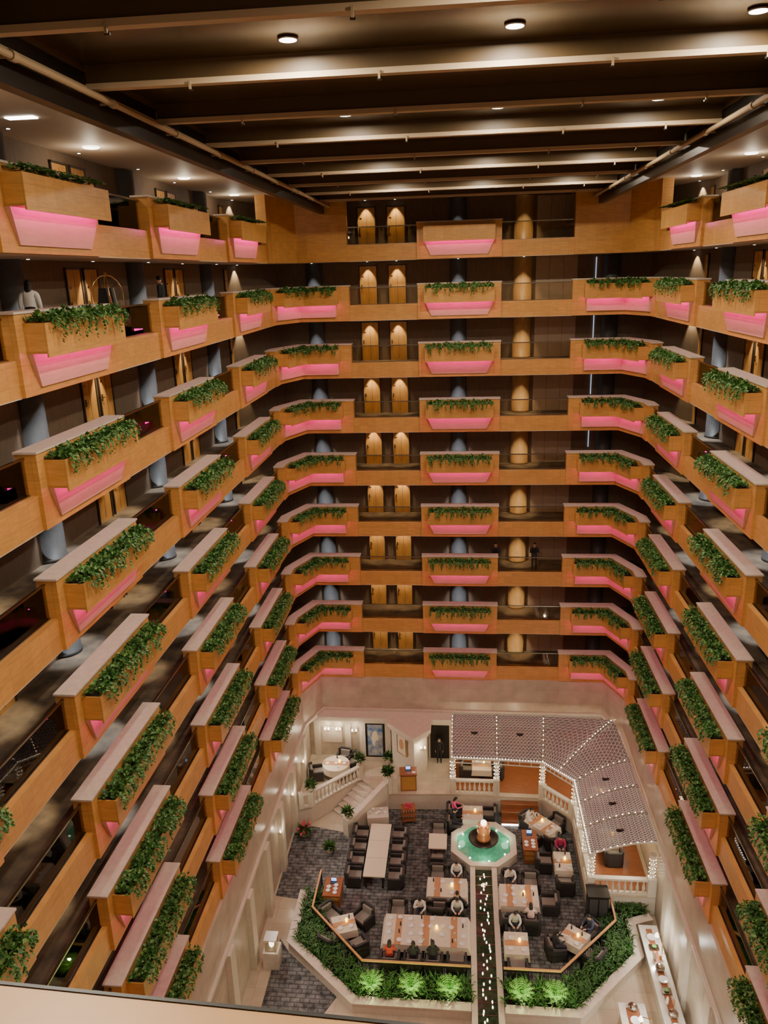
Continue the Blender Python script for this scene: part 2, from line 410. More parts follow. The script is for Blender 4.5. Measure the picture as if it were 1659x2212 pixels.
for n,x,sg in (('trim_2',-7.3,1),('trim_3',6.9,-1)):
    mb=MB(); mb.box(min(x,x+sg*.25),-1,2.98,max(x,x+sg*.25),43,3.75,'black'); mb.box(min(x,x+sg*.3),-1,3.75,max(x,x+sg*.3),43,3.9,'beam')
    mb.box(min(x,x+sg*.32),-1,3.4,max(x,x+sg*.32),43,3.5,'pipe'); mb.obj(n)
    mb=MB(); xx=x+sg*.5; mb.tube([(xx,-1,3.32),(xx,43,3.32)],.06,10,'pipe')
    for k in range(12):
        y=2+3.6*k; mb.tube([(xx,y,3.32),(xx,y+.16,3.32)],.085,10,'pipe'); mb.tube([(xx,y+.08,3.32),(x+sg*.2,y+.08,3.32)],.03,6,'pipe')
    mb.obj('ceiling_pipe')
for x,y in [(-3.1,12.75),(1.0,10.9)]+[(a,b) for b in (4,14.9,21.7,28.9,36.1) for a in (-2.95,.85,4.7)]:
    m2=MB(); m2.lathe([(.15,-.012),(.15,0)],20,'lamp'); m2.lathe([(.18,-.006),(.18,.025)],20,'metal'); m2.obj('ceiling_downlight',None,True,(x,y,3.83))
    light('ceiling_lamp','AREA',(x,y,3.8),300,(1,.87,.68),.24)
mb=MB(); mb.box(-.35,-.12,-.03,.35,.12,0,'lamp'); mb.obj('ceiling_light_panel',loc=(-10.3,19.5,3.75))
mb=MB(); mb.box(-9.6,-1,-29.7,9.2,43,-29.5,'floorst'); mb.obj('floor')
mb=MB(); X=TR(0,.925,-1.1,-.041)
mb.box(-2.2,-.5,-.06,.9,-.006,0,'rail',X); mb.box(-2.2,-.006,-.06,.9,0,.002,'black',X); mb.box(-2.2,-.45,-1.0,.9,-.3,-.06,'wood',X)
mb.obj('elevator_handrail')
light('handrail_fill_light','POINT',(-.6,-1.3,1.2),2,(1,.70,.38),.15)  # unseen fill light added behind the camera to brighten the near handrail
# ============================================================ GROUND LEVEL
G0=-29.5; PF=-28.4
mb=MB(); mb.prism([(-9.3,36.6),(-9.3,31.4),(-7.65,31.2),(-7.65,28.3),(-4.5,25.5),(4.6,25.5),(7.5,28.5),(7.5,31.3),(5.85,31.3),(5.85,36.8),(4.35,38.4),(-.65,38.5),(-4.5,38.3),(-6.5,36.2),(-8.4,36.6)],G0,G0+.02,'slatefl')
mb.prism([(-8.5,28.8),(-7.95,28.1),(-5.4,25.9),(-5.9,24.9),(-8.5,24.9)],G0,G0+.02,'slatefl'); mb.obj('carpet')
mb=MB(); mb.prism([(-9.39,41.9),(-9.39,36.6),(-8.5,36.9),(-6.0,39.6),(-4.5,38.3),(-.65,38.5),(4.35,38.4),(5.85,36.8),(5.85,31.3),(8.99,31.3),(8.99,41.9)],G0+.02,PF-.04,'stonew')
mb.prism([(-9.38,41.9),(-9.38,36.5),(-8.5,36.82),(-6.0,39.5),(-4.5,38.22),(-.65,38.42),(4.3,38.32),(5.77,36.8),(5.77,31.22),(8.98,31.22),(8.98,41.9)],PF-.04,PF,'floorst')
mb.prism([(-.6,41.7),(-.6,38.8),(4.4,38.65),(6.1,36.9),(6.1,31.6),(8.8,31.6),(8.8,41.7)],PF,PF+.01,'cherry')
mb.obj('dining_platform')
mb=MB(); mb.box(-9.39,41.9,G0,8.99,42.4,-25.7,'stone'); mb.box(-9.39,41.6,-25.85,-.7,42.4,-25.6,'stonew'); mb.box(-9.39,41.75,-26.05,-.7,41.9,-25.85,'stonew')
for x in (-9.1,-7.2,-6.3,-4.75): mb.box(x,41.78,PF,x+.35,41.9,-26.05,'stonew')
for x in (-8.6,): mb.box(x,41.86,PF+.9,x+1.2,41.9,-26.4,'cap')
mb.box(-.6,41.86,PF,8.9,41.9,-26.2,'cherry')
for i in range(6): mb.box(-.4+i*1.55,41.82,PF+.1,.75+i*1.55,41.87,-26.4,'wood_in')
mb.obj('wall_back_lower')
mb=MB(); mb.box(-.62,-.12,0,.62,0,2.4,'black'); mb.box(-.46,-.15,.12,.46,-.12,2.25,'art1')
mb.ell((0,-.155,1.3),(.2,.01,.55),'cream',nu=12,nv=8); mb.ell((.12,-.16,.9),(.16,.01,.3),'art1',nu=12,nv=8); mb.cbox((.38,-.18,1.1),(.03,.06,.5),'brass')
mb.obj('art_glass_door',loc=(-5.35,41.9,PF))
mb=MB(); blk=[(-4.35,41.9),(-4.25,41.1),(-2.85,39.7),(-2.15,40.5),(-2.15,41.9)]
mb.prism(blk,PF,-25.75,'stonew'); mb.prism([(-4.6,41.9),(-4.5,41.0),(-2.85,39.35),(-1.9,40.4),(-1.9,41.9)],-25.75,-25.5,'stonew'); mb.prism([(-4.45,41.9),(-4.35,41.05),(-2.85,39.5),(-2.05,40.45),(-2.05,41.9)],-26.0,-25.75,'cap')
mb.obj('corner_alcove')
mb=MB(); X=TR(-3.58,40.37,PF+1.2,-pi/4)
mb.box(-.42,-.06,0,.42,0,1.35,'brass',X); mb.box(-.34,-.075,.08,.34,-.06,1.27,'cream',X); mb.ell((0,-.08,.7),(.2,.01,.35),'runner',X)
mb.obj('framed_picture')
mb=MB(); mb.box(-2.0,41.84,PF,-.85,41.9,PF+2.4,'black'); mb.box(-2.1,41.8,PF,-2.0,41.9,PF+2.5,'cap'); mb.box(-.85,41.8,PF,-.75,41.9,PF+2.5,'cap'); mb.box(-2.1,41.8,PF+2.4,-.75,41.9,PF+2.55,'cap'); mb.obj('door_1')
SC=MB(); SC.lathe([(.02,0),(.06,.05),(.02,.1)],8,'brass'); 
for dx in (-.12,.12): SC.tube([(0,0,.05),(dx,-.05,.02),(dx,-.08,.14)],.012,6,'brass'); SC.ell((dx,-.08,.22),(.05,.05,.09),'globe')
SCm=SC.mesh('wall_sconce',True)
for x,y in ((-8.3,41.8),(-7.6,41.8),(-6.6,41.7),(-2.35,40.1)):
    put('wall_sconce',SCm,(x,y,PF+1.7)); light('sconce_lamp','POINT',(x,y-.3,PF+2.0),22,(1,.85,.6),.06)
for y in (33,36,39): put('wall_sconce',SCm,(-9.3,y,G0+2.4),pi/2); light('sconce_lamp','POINT',(-8.95,y,G0+2.7),16,(1,.85,.6),.06)
def balus(mb,p0,p1,z,h=.9):
    p0=Vector((*p0,0));p1=Vector((*p1,0));d=p1-p0;L=d.length;X=TR(p0.x,p0.y,z,math.atan2(d.y,d.x))
    mb.box(0,-.09,0,L,.09,.1,'stonew',X); mb.box(-.02,-.12,h-.1,L+.02,.12,h,'stonew',X)
    for x in (0,L): mb.box(x-.14,-.14,0,x+.14,.14,h+.06,'stonew',X)
    n=max(1,int(L/.26))
    for i in range(n):
        x=(i+.5)*L/n
        mb.lathe([(.05,.1),(.04,.16),(.085,.32),(.075,.42),(.035,.62),(.05,.7),(.05,h-.1)],8,'stonew',X@Matrix.Translation((x,0,0)))
for p,q in (((-9.0,36.75),(-8.5,36.95)),((-8.45,37.0),(-6.05,39.55)),((-4.35,38.45),(-3.9,38.5)),((-.6,38.55),(1.85,38.55)),((4.4,38.3),(5.8,36.85)),((5.95,36.7),(5.95,31.5)),((6.0,31.42),(8.85,31.42))):
    mb=MB(); balus(mb,p,q,PF); mb.obj('stone_balustrade')
mb=MB(); X=TR(-6.0,39.6,0,-.713)
n=7
for i in range(n-1):
    zt=PF-(i+1)*1.1/n; mb.box(0,-(i+1)*.36,G0+.02,1.98,-i*.36,zt-.03,'stonew',X); mb.box(0,-(i+1)*.36-.03,zt-.03,1.98,-i*.36,zt,'cap',X)
mb.obj('staircase')
mb=MB()
v=[]
for x in (1.98,2.2): v+=[(x,.1,G0+.02),(x,-2.7,G0+.02),(x,-2.7,G0+.85),(x,.1,PF+.75)]
mb.add(v,[(0,1,2,3),(4,5,6,7),(0,1,5,4),(1,2,6,5),(2,3,7,6),(3,0,4,7)],'stonew',X)
v=[]
for x in (1.92,2.26): v+=[(x,.15,PF+.75),(x,-2.75,G0+.85),(x,-2.75,G0+.95),(x,.15,PF+.85)]
mb.add(v,[(0,1,2,3),(4,5,6,7),(0,1,5,4),(1,2,6,5),(2,3,7,6),(3,0,4,7)],'cap',X)
mb.box(1.88,-3.05,G0+.02,2.3,-2.65,G0+1.1,'stonew',X); mb.box(1.88,.05,PF,2.3,.45,PF+1.0,'stonew',X)
mb.obj('stair_parapet')
mb=MB()
for i in range(3): mb.box(2.1,38.3-.36*(i+1)+.1,G0+.02,4.15,38.35-.36*i+.05,PF-.275*(i+1),'cherry')
mb.box(2.1,37.30,G0+.02,4.15,37.33,G0+.1,'lamp')
mb.obj('timber_steps')
def clump(mb,z,r,n,rnd,k='leaf'):
    for i in range(n):
        d=Vector((rnd.uniform(-1,1),rnd.uniform(-1,1),rnd.uniform(-.1,1.2))).normalized()
        leafquad(mb,Vector((0,0,z))+d*r*rnd.uniform(.2,.7),d,Vector((0,0,1.01)),r*rnd.uniform(.5,.9),r*.35,k if rnd.random()<.6 else 'leaf2')
rnd=random.Random(5)
mb=MB(); mb.lathe([(.1,0),(.17,.05),(.2,.25),(.17,.27)],12,'cap'); clump(mb,.3,.34,120,rnd,'leafd'); PP=mb.mesh('potted_plant')
X=TR(-6.0,39.6,0,-.713)
for p,z in ((X@Vector((2.09,.25,0)),PF+1.0),(X@Vector((2.09,-2.85,0)),G0+1.1),(Vector((-6.05,39.6,0)),PF+.96),(Vector((-8.45,37.0,0)),PF+.96),(Vector((-4.3,38.45,0)),PF+.96),(Vector((-6.6,41.3,0)),PF),(Vector((-4.5,41.3,0)),PF),(Vector((-7.1,34.6,0)),G0+.02)):
    put('potted_plant',PP,(p.x,p.y,z),rnd.uniform(0,6))
mb=MB(); mb.lathe([(.1,0),(.17,.05),(.2,.25),(.17,.27)],12,'cap'); clump(mb,.3,.4,90,rnd); clump(mb,.45,.4,50,rnd,'flower'); mb.obj('potted_poinsettia',loc=(-8.7,35.8,G0+.02))
# canopy
EV=[(-.65,38.5),(1.85,38.45),(4.35,38.3),(5.1,37.5),(5.85,36.7),(5.85,34.9),(5.85,33.1),(5.85,31.2)]
WV=[(-.65,41.8),(1.95,41.8),(4.7,41.8),(8.7,41.6),(8.85,37.6),(8.85,35.4),(8.85,33.3),(8.85,31.2)]
ZE=-26.1
def surf(i,u,v):
    e=Vector(EV[i]).lerp(Vector(EV[i+1]),u); w=Vector(WV[i]).lerp(Vector(WV[i+1]),u); p=e.lerp(w,v)
    return Vector((p.x,p.y,ZE+.78*math.sin(min(1,v)*pi*.5)))
C=empty('glass_canopy')
fr=MB(); la=MB(); ed=MB(); fb=MB()
def dots(pts,step,r=.027):
    for a,b in zip(pts[:-1],pts[1:]):
        a=Vector(a);b=Vector(b);L=(b-a).length;n=max(1,int(L/step))
        for i in range(n): fb.octa(a.lerp(b,i/n),r,'fairy')
for i in range(len(EV)-1):
    NV=8
    v=[];f=[]
    for a in range(5):
        for b in range(NV+1): v.append(surf(i,a/4,b/NV))
    for a in range(4):
        for b in range(NV): q=a*(NV+1)+b; f.append((q,q+1,q+NV+2,q+NV+1))
    fr.add(v,f,'frost')
    up=Vector((0,0,.03))
    nl=13 if i not in (2,3) else 10
    for k in range(-nl,nl*2):
        for sg in (1,-1):
            pts=[]
            for t in range(0,13):
                vv=t/12; uu=(k/nl)+sg*vv*1.0
                if 0<=uu<=1: pts.append(surf(i,uu,vv)+up)
            if len(pts)>1: la.tube(pts,.015,3,'lattice')
    for t in range(1,NV*2):
        la.tube([surf(i,u/4,t/(NV*2))+up for u in range(5)],.012,3,'lattice')
    for u in (0,1):
        pts=[surf(i,u,t/10)+up*1.5 for t in range(11)]
        ed.tube(pts,.045,6,'frame'); dots([p+Vector((0,0,.06)) for p in pts],.2)
    pts=[surf(i,t/4,0) for t in range(5)]; ed.tube(pts,.06,6,'frame'); dots([p+Vector((0,0,.08)) for p in pts],.13)
    pts2=[p+Vector((0,0,-.28)) for p in pts]; ed.tube(pts2,.035,6,'frame'); dots(pts2,.16)
    for t in range(0,5): ed.tube([pts[t],pts2[t]],.02,5,'frame')
    if i not in (2,3): c=surf(i,.5,.5); la.cbox((c.x,c.y,c.z+.05),(.22,.16,.06),'black'); la.ell((c.x+.12,c.y,c.z+.08),(.08,.08,.06),'black'); la.ell((c.x-.12,c.y,c.z+.08),(.08,.08,.06),'black')
fr.obj('roof_glass',C,True); la.obj('roof_lattice',C); ed.obj('roof_frame',C)
cl=MB()
for x,y in ((-.6,38.6),(1.85,38.58),(4.35,38.35),(5.9,36.75),(5.95,34.9),(5.95,33.1),(5.97,31.4),(8.75,31.4)):
    Xc=TR(x,y,PF); cl.box(-.17,-.17,0,.17,.17,1.0,'stonew',Xc); cl.lathe([(.11,1.0),(.09,1.9),(.09,2.0),(.15,2.1),(.15,2.3)],12,'stonew',Xc)
    for k in range(40):
        a=k*.85; z=PF+.95+k*.032; fb.octa((x+.15*math.cos(a),y+.15*math.sin(a),z),.022,'fairy')
cl.obj('columns',C)
fb.obj('fairy_lights')
for x,y in ((.6,40),(3.2,40.2),(7.2,39.2),(7.4,36),(7.4,33)): light('canopy_fill_light','POINT',(x,y,-26.4),65,(1,.74,.44),.12)  # added fill lights without fixtures, brightening the space under the canopy
# fountain
Ft=empty('fountain',(1.05,35.2,G0+.02))
mb=MB(); mb.lathe([(1.85,0),(1.85,.5),(1.5,.5),(1.5,.2),(.01,.2)],8,'stonew'); mb.obj('basin',Ft)
mb=MB(); mb.lathe([(1.5,.36),(1.5,.38)],8,'water'); mb.obj('pool_water',Ft)
mb=MB(); mb.lathe([(.3,.2),(.25,.45),(.3,.55),(.75,.75),(.8,.85),(.7,.85),(.6,.78),(.1,.76)],28,'black'); mb.obj('bowl',Ft,True)
mb=MB(); mb.lathe([(.38,.8),(.34,.9),(.3,1.15),(.36,1.35),(.26,1.5),(.24,1.62),(.3,1.68),(.2,1.68)],24,'copper'); mb.obj('urn',Ft,True)
mb=MB(); mb.ell((0,0,1.78),(.16,.16,.14),'globe',nu=16,nv=10); mb.obj('globe',Ft,True)
mb=MB()
for k in range(8):
    a=k*pi/4+.2; mb.ell((1.3*math.cos(a),1.3*math.sin(a),.44),(.05,.05,.05),'globe')
mb.obj('pool_lights',Ft,True)
for x,y in ((1.05,34.1),(2.2,35.6),(-.1,35.6)): light('fountain_light','POINT',(x,y,G0+.7),14,(.75,1,.7),.2)
light('urn_light','POINT',(1.05,34.35,G0+2.0),30,(1,.62,.32),.1)
mb=MB()
for x in (.33,1.42): mb.box(x,20,G0,x+.25,33.5,G0+.45,'stonew')
mb.box(.58,20,G0,1.42,33.5,G0+.28,'darkwater')
rnd=random.Random(3)
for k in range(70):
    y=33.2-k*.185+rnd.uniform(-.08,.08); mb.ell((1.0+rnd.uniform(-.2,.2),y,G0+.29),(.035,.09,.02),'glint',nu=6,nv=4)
for k in range(0,22): mb.box(.6,33-k*.6,G0+.28,1.4,33.04-k*.6,G0+.3,'metal')
mb.obj('water_channel')
# planting beds
OL=[(-7.65,31.3),(-7.65,28.3),(-4.5,25.5),(.31,25.5)]; OR=[(1.69,25.5),(4.6,25.5),(7.5,28.5),(7.5,30.4),(8.6,30.8)]
IL=[(-7.1,32.2),(-7.1,29.8),(-4.4,26.95),(.3,26.95)]; IR=[(1.7,26.95),(4.1,26.95),(6.9,29.9),(6.9,31.2)]
for P,I in ((OL,IL),(OR,IR)):
    mb=MB(); mb.path(P,0,.3,G0,G0+.5,'stonew'); mb.path(P,-.05,.36,G0+.5,G0+.56,'cap'); mb.path(P,-.8,0,G0+.02,G0+.35,'soil'); mb.path(P,-1.15,-.8,G0+.02,G0+.3,'soil'); mb.obj('planting_bed')
    g=MB(); rnd=random.Random(8)
    for a,b in zip(P[:-1],P[1:]):
        L=sl(a,b); nx,ny=-(b[1]-a[1])/L,(b[0]-a[0])/L
        for i in range(int(L*44)):
            t=rnd.random(); d=rnd.uniform(.08,1.1); base=Vector((a[0]+(b[0]-a[0])*t+nx*d,a[1]+(b[1]-a[1])*t+ny*d,G0+.33))
            if base.x>8.5: continue
            for q in range(5):
                an=rnd.uniform(0,2*pi); h=rnd.uniform(.3,.6); o=Vector((math.cos(an),math.sin(an),0)); s=Vector((-o.y,o.x,0))*.022
                m=base+o*h*.35+Vector((0,0,h*.75)); e=base+o*h*.8+Vector((0,0,h*.8))
                g.add([base-s,base+s,m+s*1.2,m-s*1.2,e],[(0,1,2,3),(3,2,4)],'leafd' if q%3 else 'leaf')
    g.obj('planting_bed_foliage')
    mb=MB(); mb.path(I,-.04,.04,G0+.93,G0+1.0,'rail'); mb.path(I,-.015,.015,G0+.12,G0+.16,'black'); mb.path(I,-.015,.015,G0+.8,G0+.83,'black')
    for a,b in zip(I[:-1],I[1:]):
        L=sl(a,b); n=int(L/.16)
        for i in range(n+1):
            x=a[0]+(b[0]-a[0])*i/n; y=a[1]+(b[1]-a[1])*i/n; r=.03 if i%9==0 else .01
            mb.box(x-r,y-r,G0+.02,x+r,y+r,G0+.93,'black')
    mb.obj('timber_topped_railing')
mb=MB(); rnd=random.Random(9)
for i in range(26):
    an=i*2.4; h=.7; o=Vector((math.cos(an),math.sin(an),0)); s=Vector((-o.y,o.x,0)); el=.5+.9*(i/26)
    prev=Vector((0,0,0))
    for j in range(1,8):
        t=j/8; p=o*h*t*math.cos(el*.6)+Vector((0,0,h*(t*math.sin(el)-.45*t*t)+.05))
        for sg in (1,-1): leafquad(mb,p,o*.5+s*sg,Vector((0,0,1)),.17*(1-t*.6),.05,'leaf2')
        mb.tube([prev,p],.008,3,'leaf2'); prev=p
FE=mb.mesh('fern')
for x,y in ((-3.9,26.1),(-2.2,26.1),(-.6,26.1),(2.4,26.1),(3.8,26.1)):
    put('fern',FE,(x,y,G0+.5),rnd.uniform(0,6)); light('fern_uplight','POINT',(x,y-.15,G0+1.15),38,(.75,1,.3),.05)
# ------------------------------------------------------------ furniture
mb=MB(); P6=[(-.4,.34),(-.4,-.25),(-.28,-.4),(.28,-.4),(.4,-.25),(.4,.34)]
mb.box(-.33,-.33,.1,.33,.33,.34,'wicker'); mb.box(-.29,-.3,.34,.29,.34,.46,'cushion'); mb.path(P6,-.08,.02,.08,.64,'wicker'); mb.path(P6[1:5],-.07,.03,.64,.86,'wicker'); mb.box(-.26,-.32,.46,.26,-.22,.78,'cushion')
for x in (-.36,.36):
    for y in (-.3,.3): mb.box(x-.03,y-.03,0,x+.03,y+.03,.12,'black')
AC=mb.mesh('armchair')
def armchair(x,y,r,z=G0+.02): return put('armchair',AC,(x,y,z),r,None,(1.08,1.08,1.0))
def table(x,y,w,l,r=0,z=G0+.02,kind='cloth',seed=1,seats=4):
    rnd=random.Random(seed); mb=MB(); a,b=w/2,l/2
    if kind=='cloth':
        t=[(-a,-b),(a,-b),(a,b),(-a,b)]; v=[(p[0]*1.07,p[1]*1.07,.4) for p in t]+[(p[0],p[1],.75) for p in t]
        mb.add(v,[(4,5,6,7),(0,1,5,4),(1,2,6,5),(2,3,7,6),(3,0,4,7)],'cloth'); mb.box(-a+.02,-b+.02,.71,a-.02,b-.02,.74,'cherry')
        nr=max(1,round(max(w,l)/1.1))
        for i in range(nr):
            c=(-max(a,b)+(i+.5)*2*max(a,b)/nr)
            if l>=w: mb.box(-a-.005,c-.15,.745,a+.005,c+.15,.757,'runner')
            else: mb.box(c-.15,-b-.005,.745,c+.15,b+.005,.757,'runner')
    elif kind=='round':
        mb.lathe([(a,.74),(a,.76)],28,'cloth'); mb.lathe([(a*1.03,.35),(a,.75)],28,'cloth'); mb.box(-a*.95,-.2,.758,a*.95,.2,.765,'runner')
    else:
        nn=3 if l>3 else 1
        for i in range(nn): mb.box(-a,-b+i*l/nn+.01,.7,a,-b+(i+1)*l/nn-.01,.76,'cream')
        for sx in (-1,1):
            for sy in (-1,1): mb.box(sx*(a-.12)-.04,sy*(b-.12)-.04,0,sx*(a-.12)+.04,sy*(b-.12)+.04,.7,'black')
    if kind!='plain':
        mb.lathe([(.25,0),(.25,.04),(.05,.06),(.05,.7)],12,'black')
        nx=max(2,round(w/.5)); ny=max(2,round(l/.5))
        for i in range(nx):
            for j in range(ny):
                px=-a+(i+.5)*w/nx+rnd.uniform(-.05,.05); py=-b+(j+.5)*l/ny+rnd.uniform(-.05,.05)
                if kind=='round' and math.hypot(px,py)>a*.85: continue
                q=rnd.random()
                if q<.6: mb.lathe([(.06,.765),(.12,.785),(.115,.79),(.05,.775)],14,'china',None,(px,py)); 
                if .3<q<.85: mb.lathe([(.03,.765),(.04,.85),(.035,.85),(.02,.8)],10,'china',None,(px+.13,py+.08))
                if q>.8: mb.lathe([(.035,.765),(.035,.9),(.015,.98)],8,'umber',None,(px,py))
        mb.lathe([(.05,.76),(.07,.87),(.035,.95)],10,'candle',None,(a*.25,b*.15))
    return mb.obj('dining_table',None,False,(x,y,z),r)
table(-4.45,34.1,1.1,3.95,kind='plain')
for k in range(4):
    armchair(-5.5,35.6-k*1.02,-pi/2); armchair(-3.4,35.6-k*1.02,pi/2)
table(.5,37.3,1.1,1.2,seed=2)
table(4.25,36.6,1.0,1.7,pi/4,seed=3)
table(-1.35,34.9,.95,1.15,kind='plain'); armchair(-1.35,35.95,pi); armchair(-1.35,33.9,0)
table(-.8,31.65,1.9,1.25,seed=5); table(-5.5,29.1,1.05,1.05,.35,seed=6); table(-1.7,28.95,3.8,1.75,seed=7)
table(2.65,31.35,1.8,1.4,seed=8); table(2.35,28.5,1.05,1.25,seed=9); table(4.95,29.05,1.05,1.05,-.6,seed=10); table(5.0,33.8,.85,1.35,seed=11)
table(-7.5,39.9,1.6,1.6,z=PF,kind='round',seed=12); table(1.05,40.2,1.1,1.1,z=PF,seed=13); table(7.4,34.5,1.0,1.0,z=PF,seed=14); table(7.4,38,1.0,1.0,z=PF,seed=15)
for x,y,r in ((-8.6,39.5,-1.3),(-7.2,41.0,pi-.2),(-6.6,40.6,2.2)): armchair(x,y,r,PF)
for x,y,r in ((.2,40.2,-pi/2),(1.9,40.2,pi/2),(7.4,35.5,pi),(7.4,33.5,0)): armchair(x,y,r,PF)
for x,y,r in ((1.45,37.6,pi/2),(5.0,37.0,.75*pi),(3.6,35.8,-pi/4),(4.7,35.75,.1),(-6.3,29.9,-2.3),(-4.7,29.9,2.5),(-6.1,28.45,-.5),(-4.75,28.25,.6),(-3.1,30.35,pi),(-1.15,30.35,pi),(-.3,27.6,0),(-1.3,32.75,pi),(-1.3,30.55,0),(3.3,32.55,pi),(2.1,30.15,0),(4.1,31.3,pi/2),(2.35,27.45,0),(5.7,28.3,.9),(4.1,34.1,-pi/2),(5.0,32.6,0)):
    armchair(x,y,r)
def laptop(mb,x,y,z,X=None):
    mb.box(x-.15,y-.1,z,x+.15,y+.1,z+.02,'black',X); mb.box(x-.15,y+.1,z,x+.15,y+.12,z+.22,'black',X); mb.box(x-.13,y+.095,z+.02,x+.13,y+.1,z+.2,'screen',X)
mb=MB(); mb.box(-.45,-.35,0,.45,.35,1.05,'cherry'); mb.box(-.5,-.4,1.05,.5,.4,1.1,'cherry')
mb.box(-.4,-.36,.1,.4,-.35,.95,'wood_in'); laptop(mb,0,.05,1.1); mb.cbox((.3,-.2,1.13),(.2,.15,.05),'china'); mb.obj('host_podium',loc=(-3.15,38.9,PF),rot=.1)
for x,y,w,l in ((-6.35,31.2,.8,1.2),(3.45,35.1,.7,1.5)):
    mb=MB(); mb.box(-w/2,-l/2,0,w/2,l/2,.85,'cherry'); mb.box(-w/2-.03,-l/2-.03,.85,w/2+.03,l/2+.03,.9,'cherry'); laptop(mb,0,l/2-.35,.9)
    for i in range(5): mb.lathe([(.05,.9),(.11,.93),(.1,.93),(.04,.91)],12,'china',None,((-.2 if i%2 else .15),-l/2+.2+.12*i))
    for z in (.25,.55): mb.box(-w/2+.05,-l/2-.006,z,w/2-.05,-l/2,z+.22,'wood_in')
    mb.obj('service_station',loc=(x,y,G0+.02))
mb=MB(); mb.box(-.6,-.45,.75,.6,.45,.8,'stonew'); mb.add([(-.56,-.42,0),(.56,-.42,0),(.56,.42,0),(-.56,.42,0),(-.6,-.45,.75),(.6,-.45,.75),(.6,.45,.75),(-.6,.45,.75)],[(0,1,5,4),(1,2,6,5),(2,3,7,6),(3,0,4,7)],'cloth')
for i in range(6): mb.lathe([(.05,.8),(.09,.9),(.08,.9),(.03,.83)],10,'china',None,(-.4+.16*i,.2*math.sin(i*2)))
mb.obj('buffet_side_table',loc=(-4.75,36.95,G0+.02),rot=.15)
mb=MB()
for x in (-.35,.35):
    for y in (-.25,.25): mb.tube([(x,y,.08),(x,y,1.0)],.02,6,'cherry'); mb.lathe([(.02,0),(.08,.03),(.02,.06)],8,'black',None,(x,y))
for z in (.2,.55,.9): mb.box(-.4,-.3,z,.4,.3,z+.03,'cherry')
for z in (.25,.6): 
    for i in range(5): mb.lathe([(.03,z),(.05,z+.15),(.02,z+.2)],8,'china',None,(-.28+.14*i,0))
rnd=random.Random(4); X=TR(0,0,.8)
fm=MB(); clump(fm,.15,.2,60,rnd,'flower'); mb.add(fm.v,fm.f,'flower',X)
mb.obj('flower_trolley',loc=(-3.05,37.35,G0+.02),rot=.2)
mb=MB(); mb.box(-.45,-.35,.05,.45,.35,1.7,'black'); mb.box(-.5,-.4,1.7,.5,.4,1.76,'black'); mb.box(-.5,-.4,0,.5,.4,.05,'black')
for x in (-.22,.22): mb.box(x-.19,-.37,.15,x+.19,-.35,1.6,'wicker')
mb.obj('tall_cabinet',loc=(6.2,30.75,G0+.02))
for x0,x1,y0,y1 in ((7.95,8.6,22,29.7),(6.3,7.2,20,25.6)):
    mb=MB(); mb.box(x0,y0,G0,x1,y1,G0+.85,'stonew'); mb.box(x0-.08,y0-.05,G0+.85,x1+.08,y1+.05,G0+.92,'counter'); mb.box(x0+.2,y0+.2,G0+.92,x1-.2,y1-.2,G0+.95,'cherry')
    n=int((y1-y0)/.55)
    for i in range(n):
        y=y0+.4+i*.55; q=i%4; z=G0+.95; xm=(x0+x1)/2
        if q==0: mb.lathe([(.05,z),(.2,z+.06),(.19,z+.06),(.05,z+.02)],16,'china',None,(xm,y))
        elif q==1: mb.ell((xm,y,z+.1),(.2,.2,.16),'metal')
        elif q==2: mb.lathe([(.06,z),(.06,z+.25),(.03,z+.35)],10,'cloth',None,(xm-.1,y)); mb.lathe([(.05,z),(.05,z+.2)],10,'runner',None,(xm+.15,y))
        else: mb.cbox((xm,y,z+.03),(.4,.3,.06),'metal'); mb.lathe([(.03,z+.06),(.1,z+.12)],10,'leaf2',None,(xm,y))
    mb.obj('buffet_counter')
    for y in (y0+1.5,y1-1.5): 
        mb=MB(); mb.tube([(x1-.05,y,G0+.92),(x1-.05,y,G0+1.9),((x0+x1)/2,y,G0+2.0)],.02,6,'brass'); mb.lathe([(.1,G0+1.85),(.04,G0+2.02)],12,'globe',None,((x0+x1)/2,y)); mb.obj('heat_lamp')
        light('counter_lamp','POINT',((x0+x1)/2,y,G0+1.75),80,(1,.95,.85),.08)
mb=MB(); mb.box(-.35,-.35,0,.35,.35,.9,'counter'); mb.box(-.25,-.25,.9,.25,.25,1.5,'glass'); mb.box(-.28,-.28,1.5,.28,.28,1.55,'china'); mb.ell((0,0,1.15),(.12,.12,.2),'globe'); mb.obj('display_pedestal',loc=(-8.5,27.4,G0))
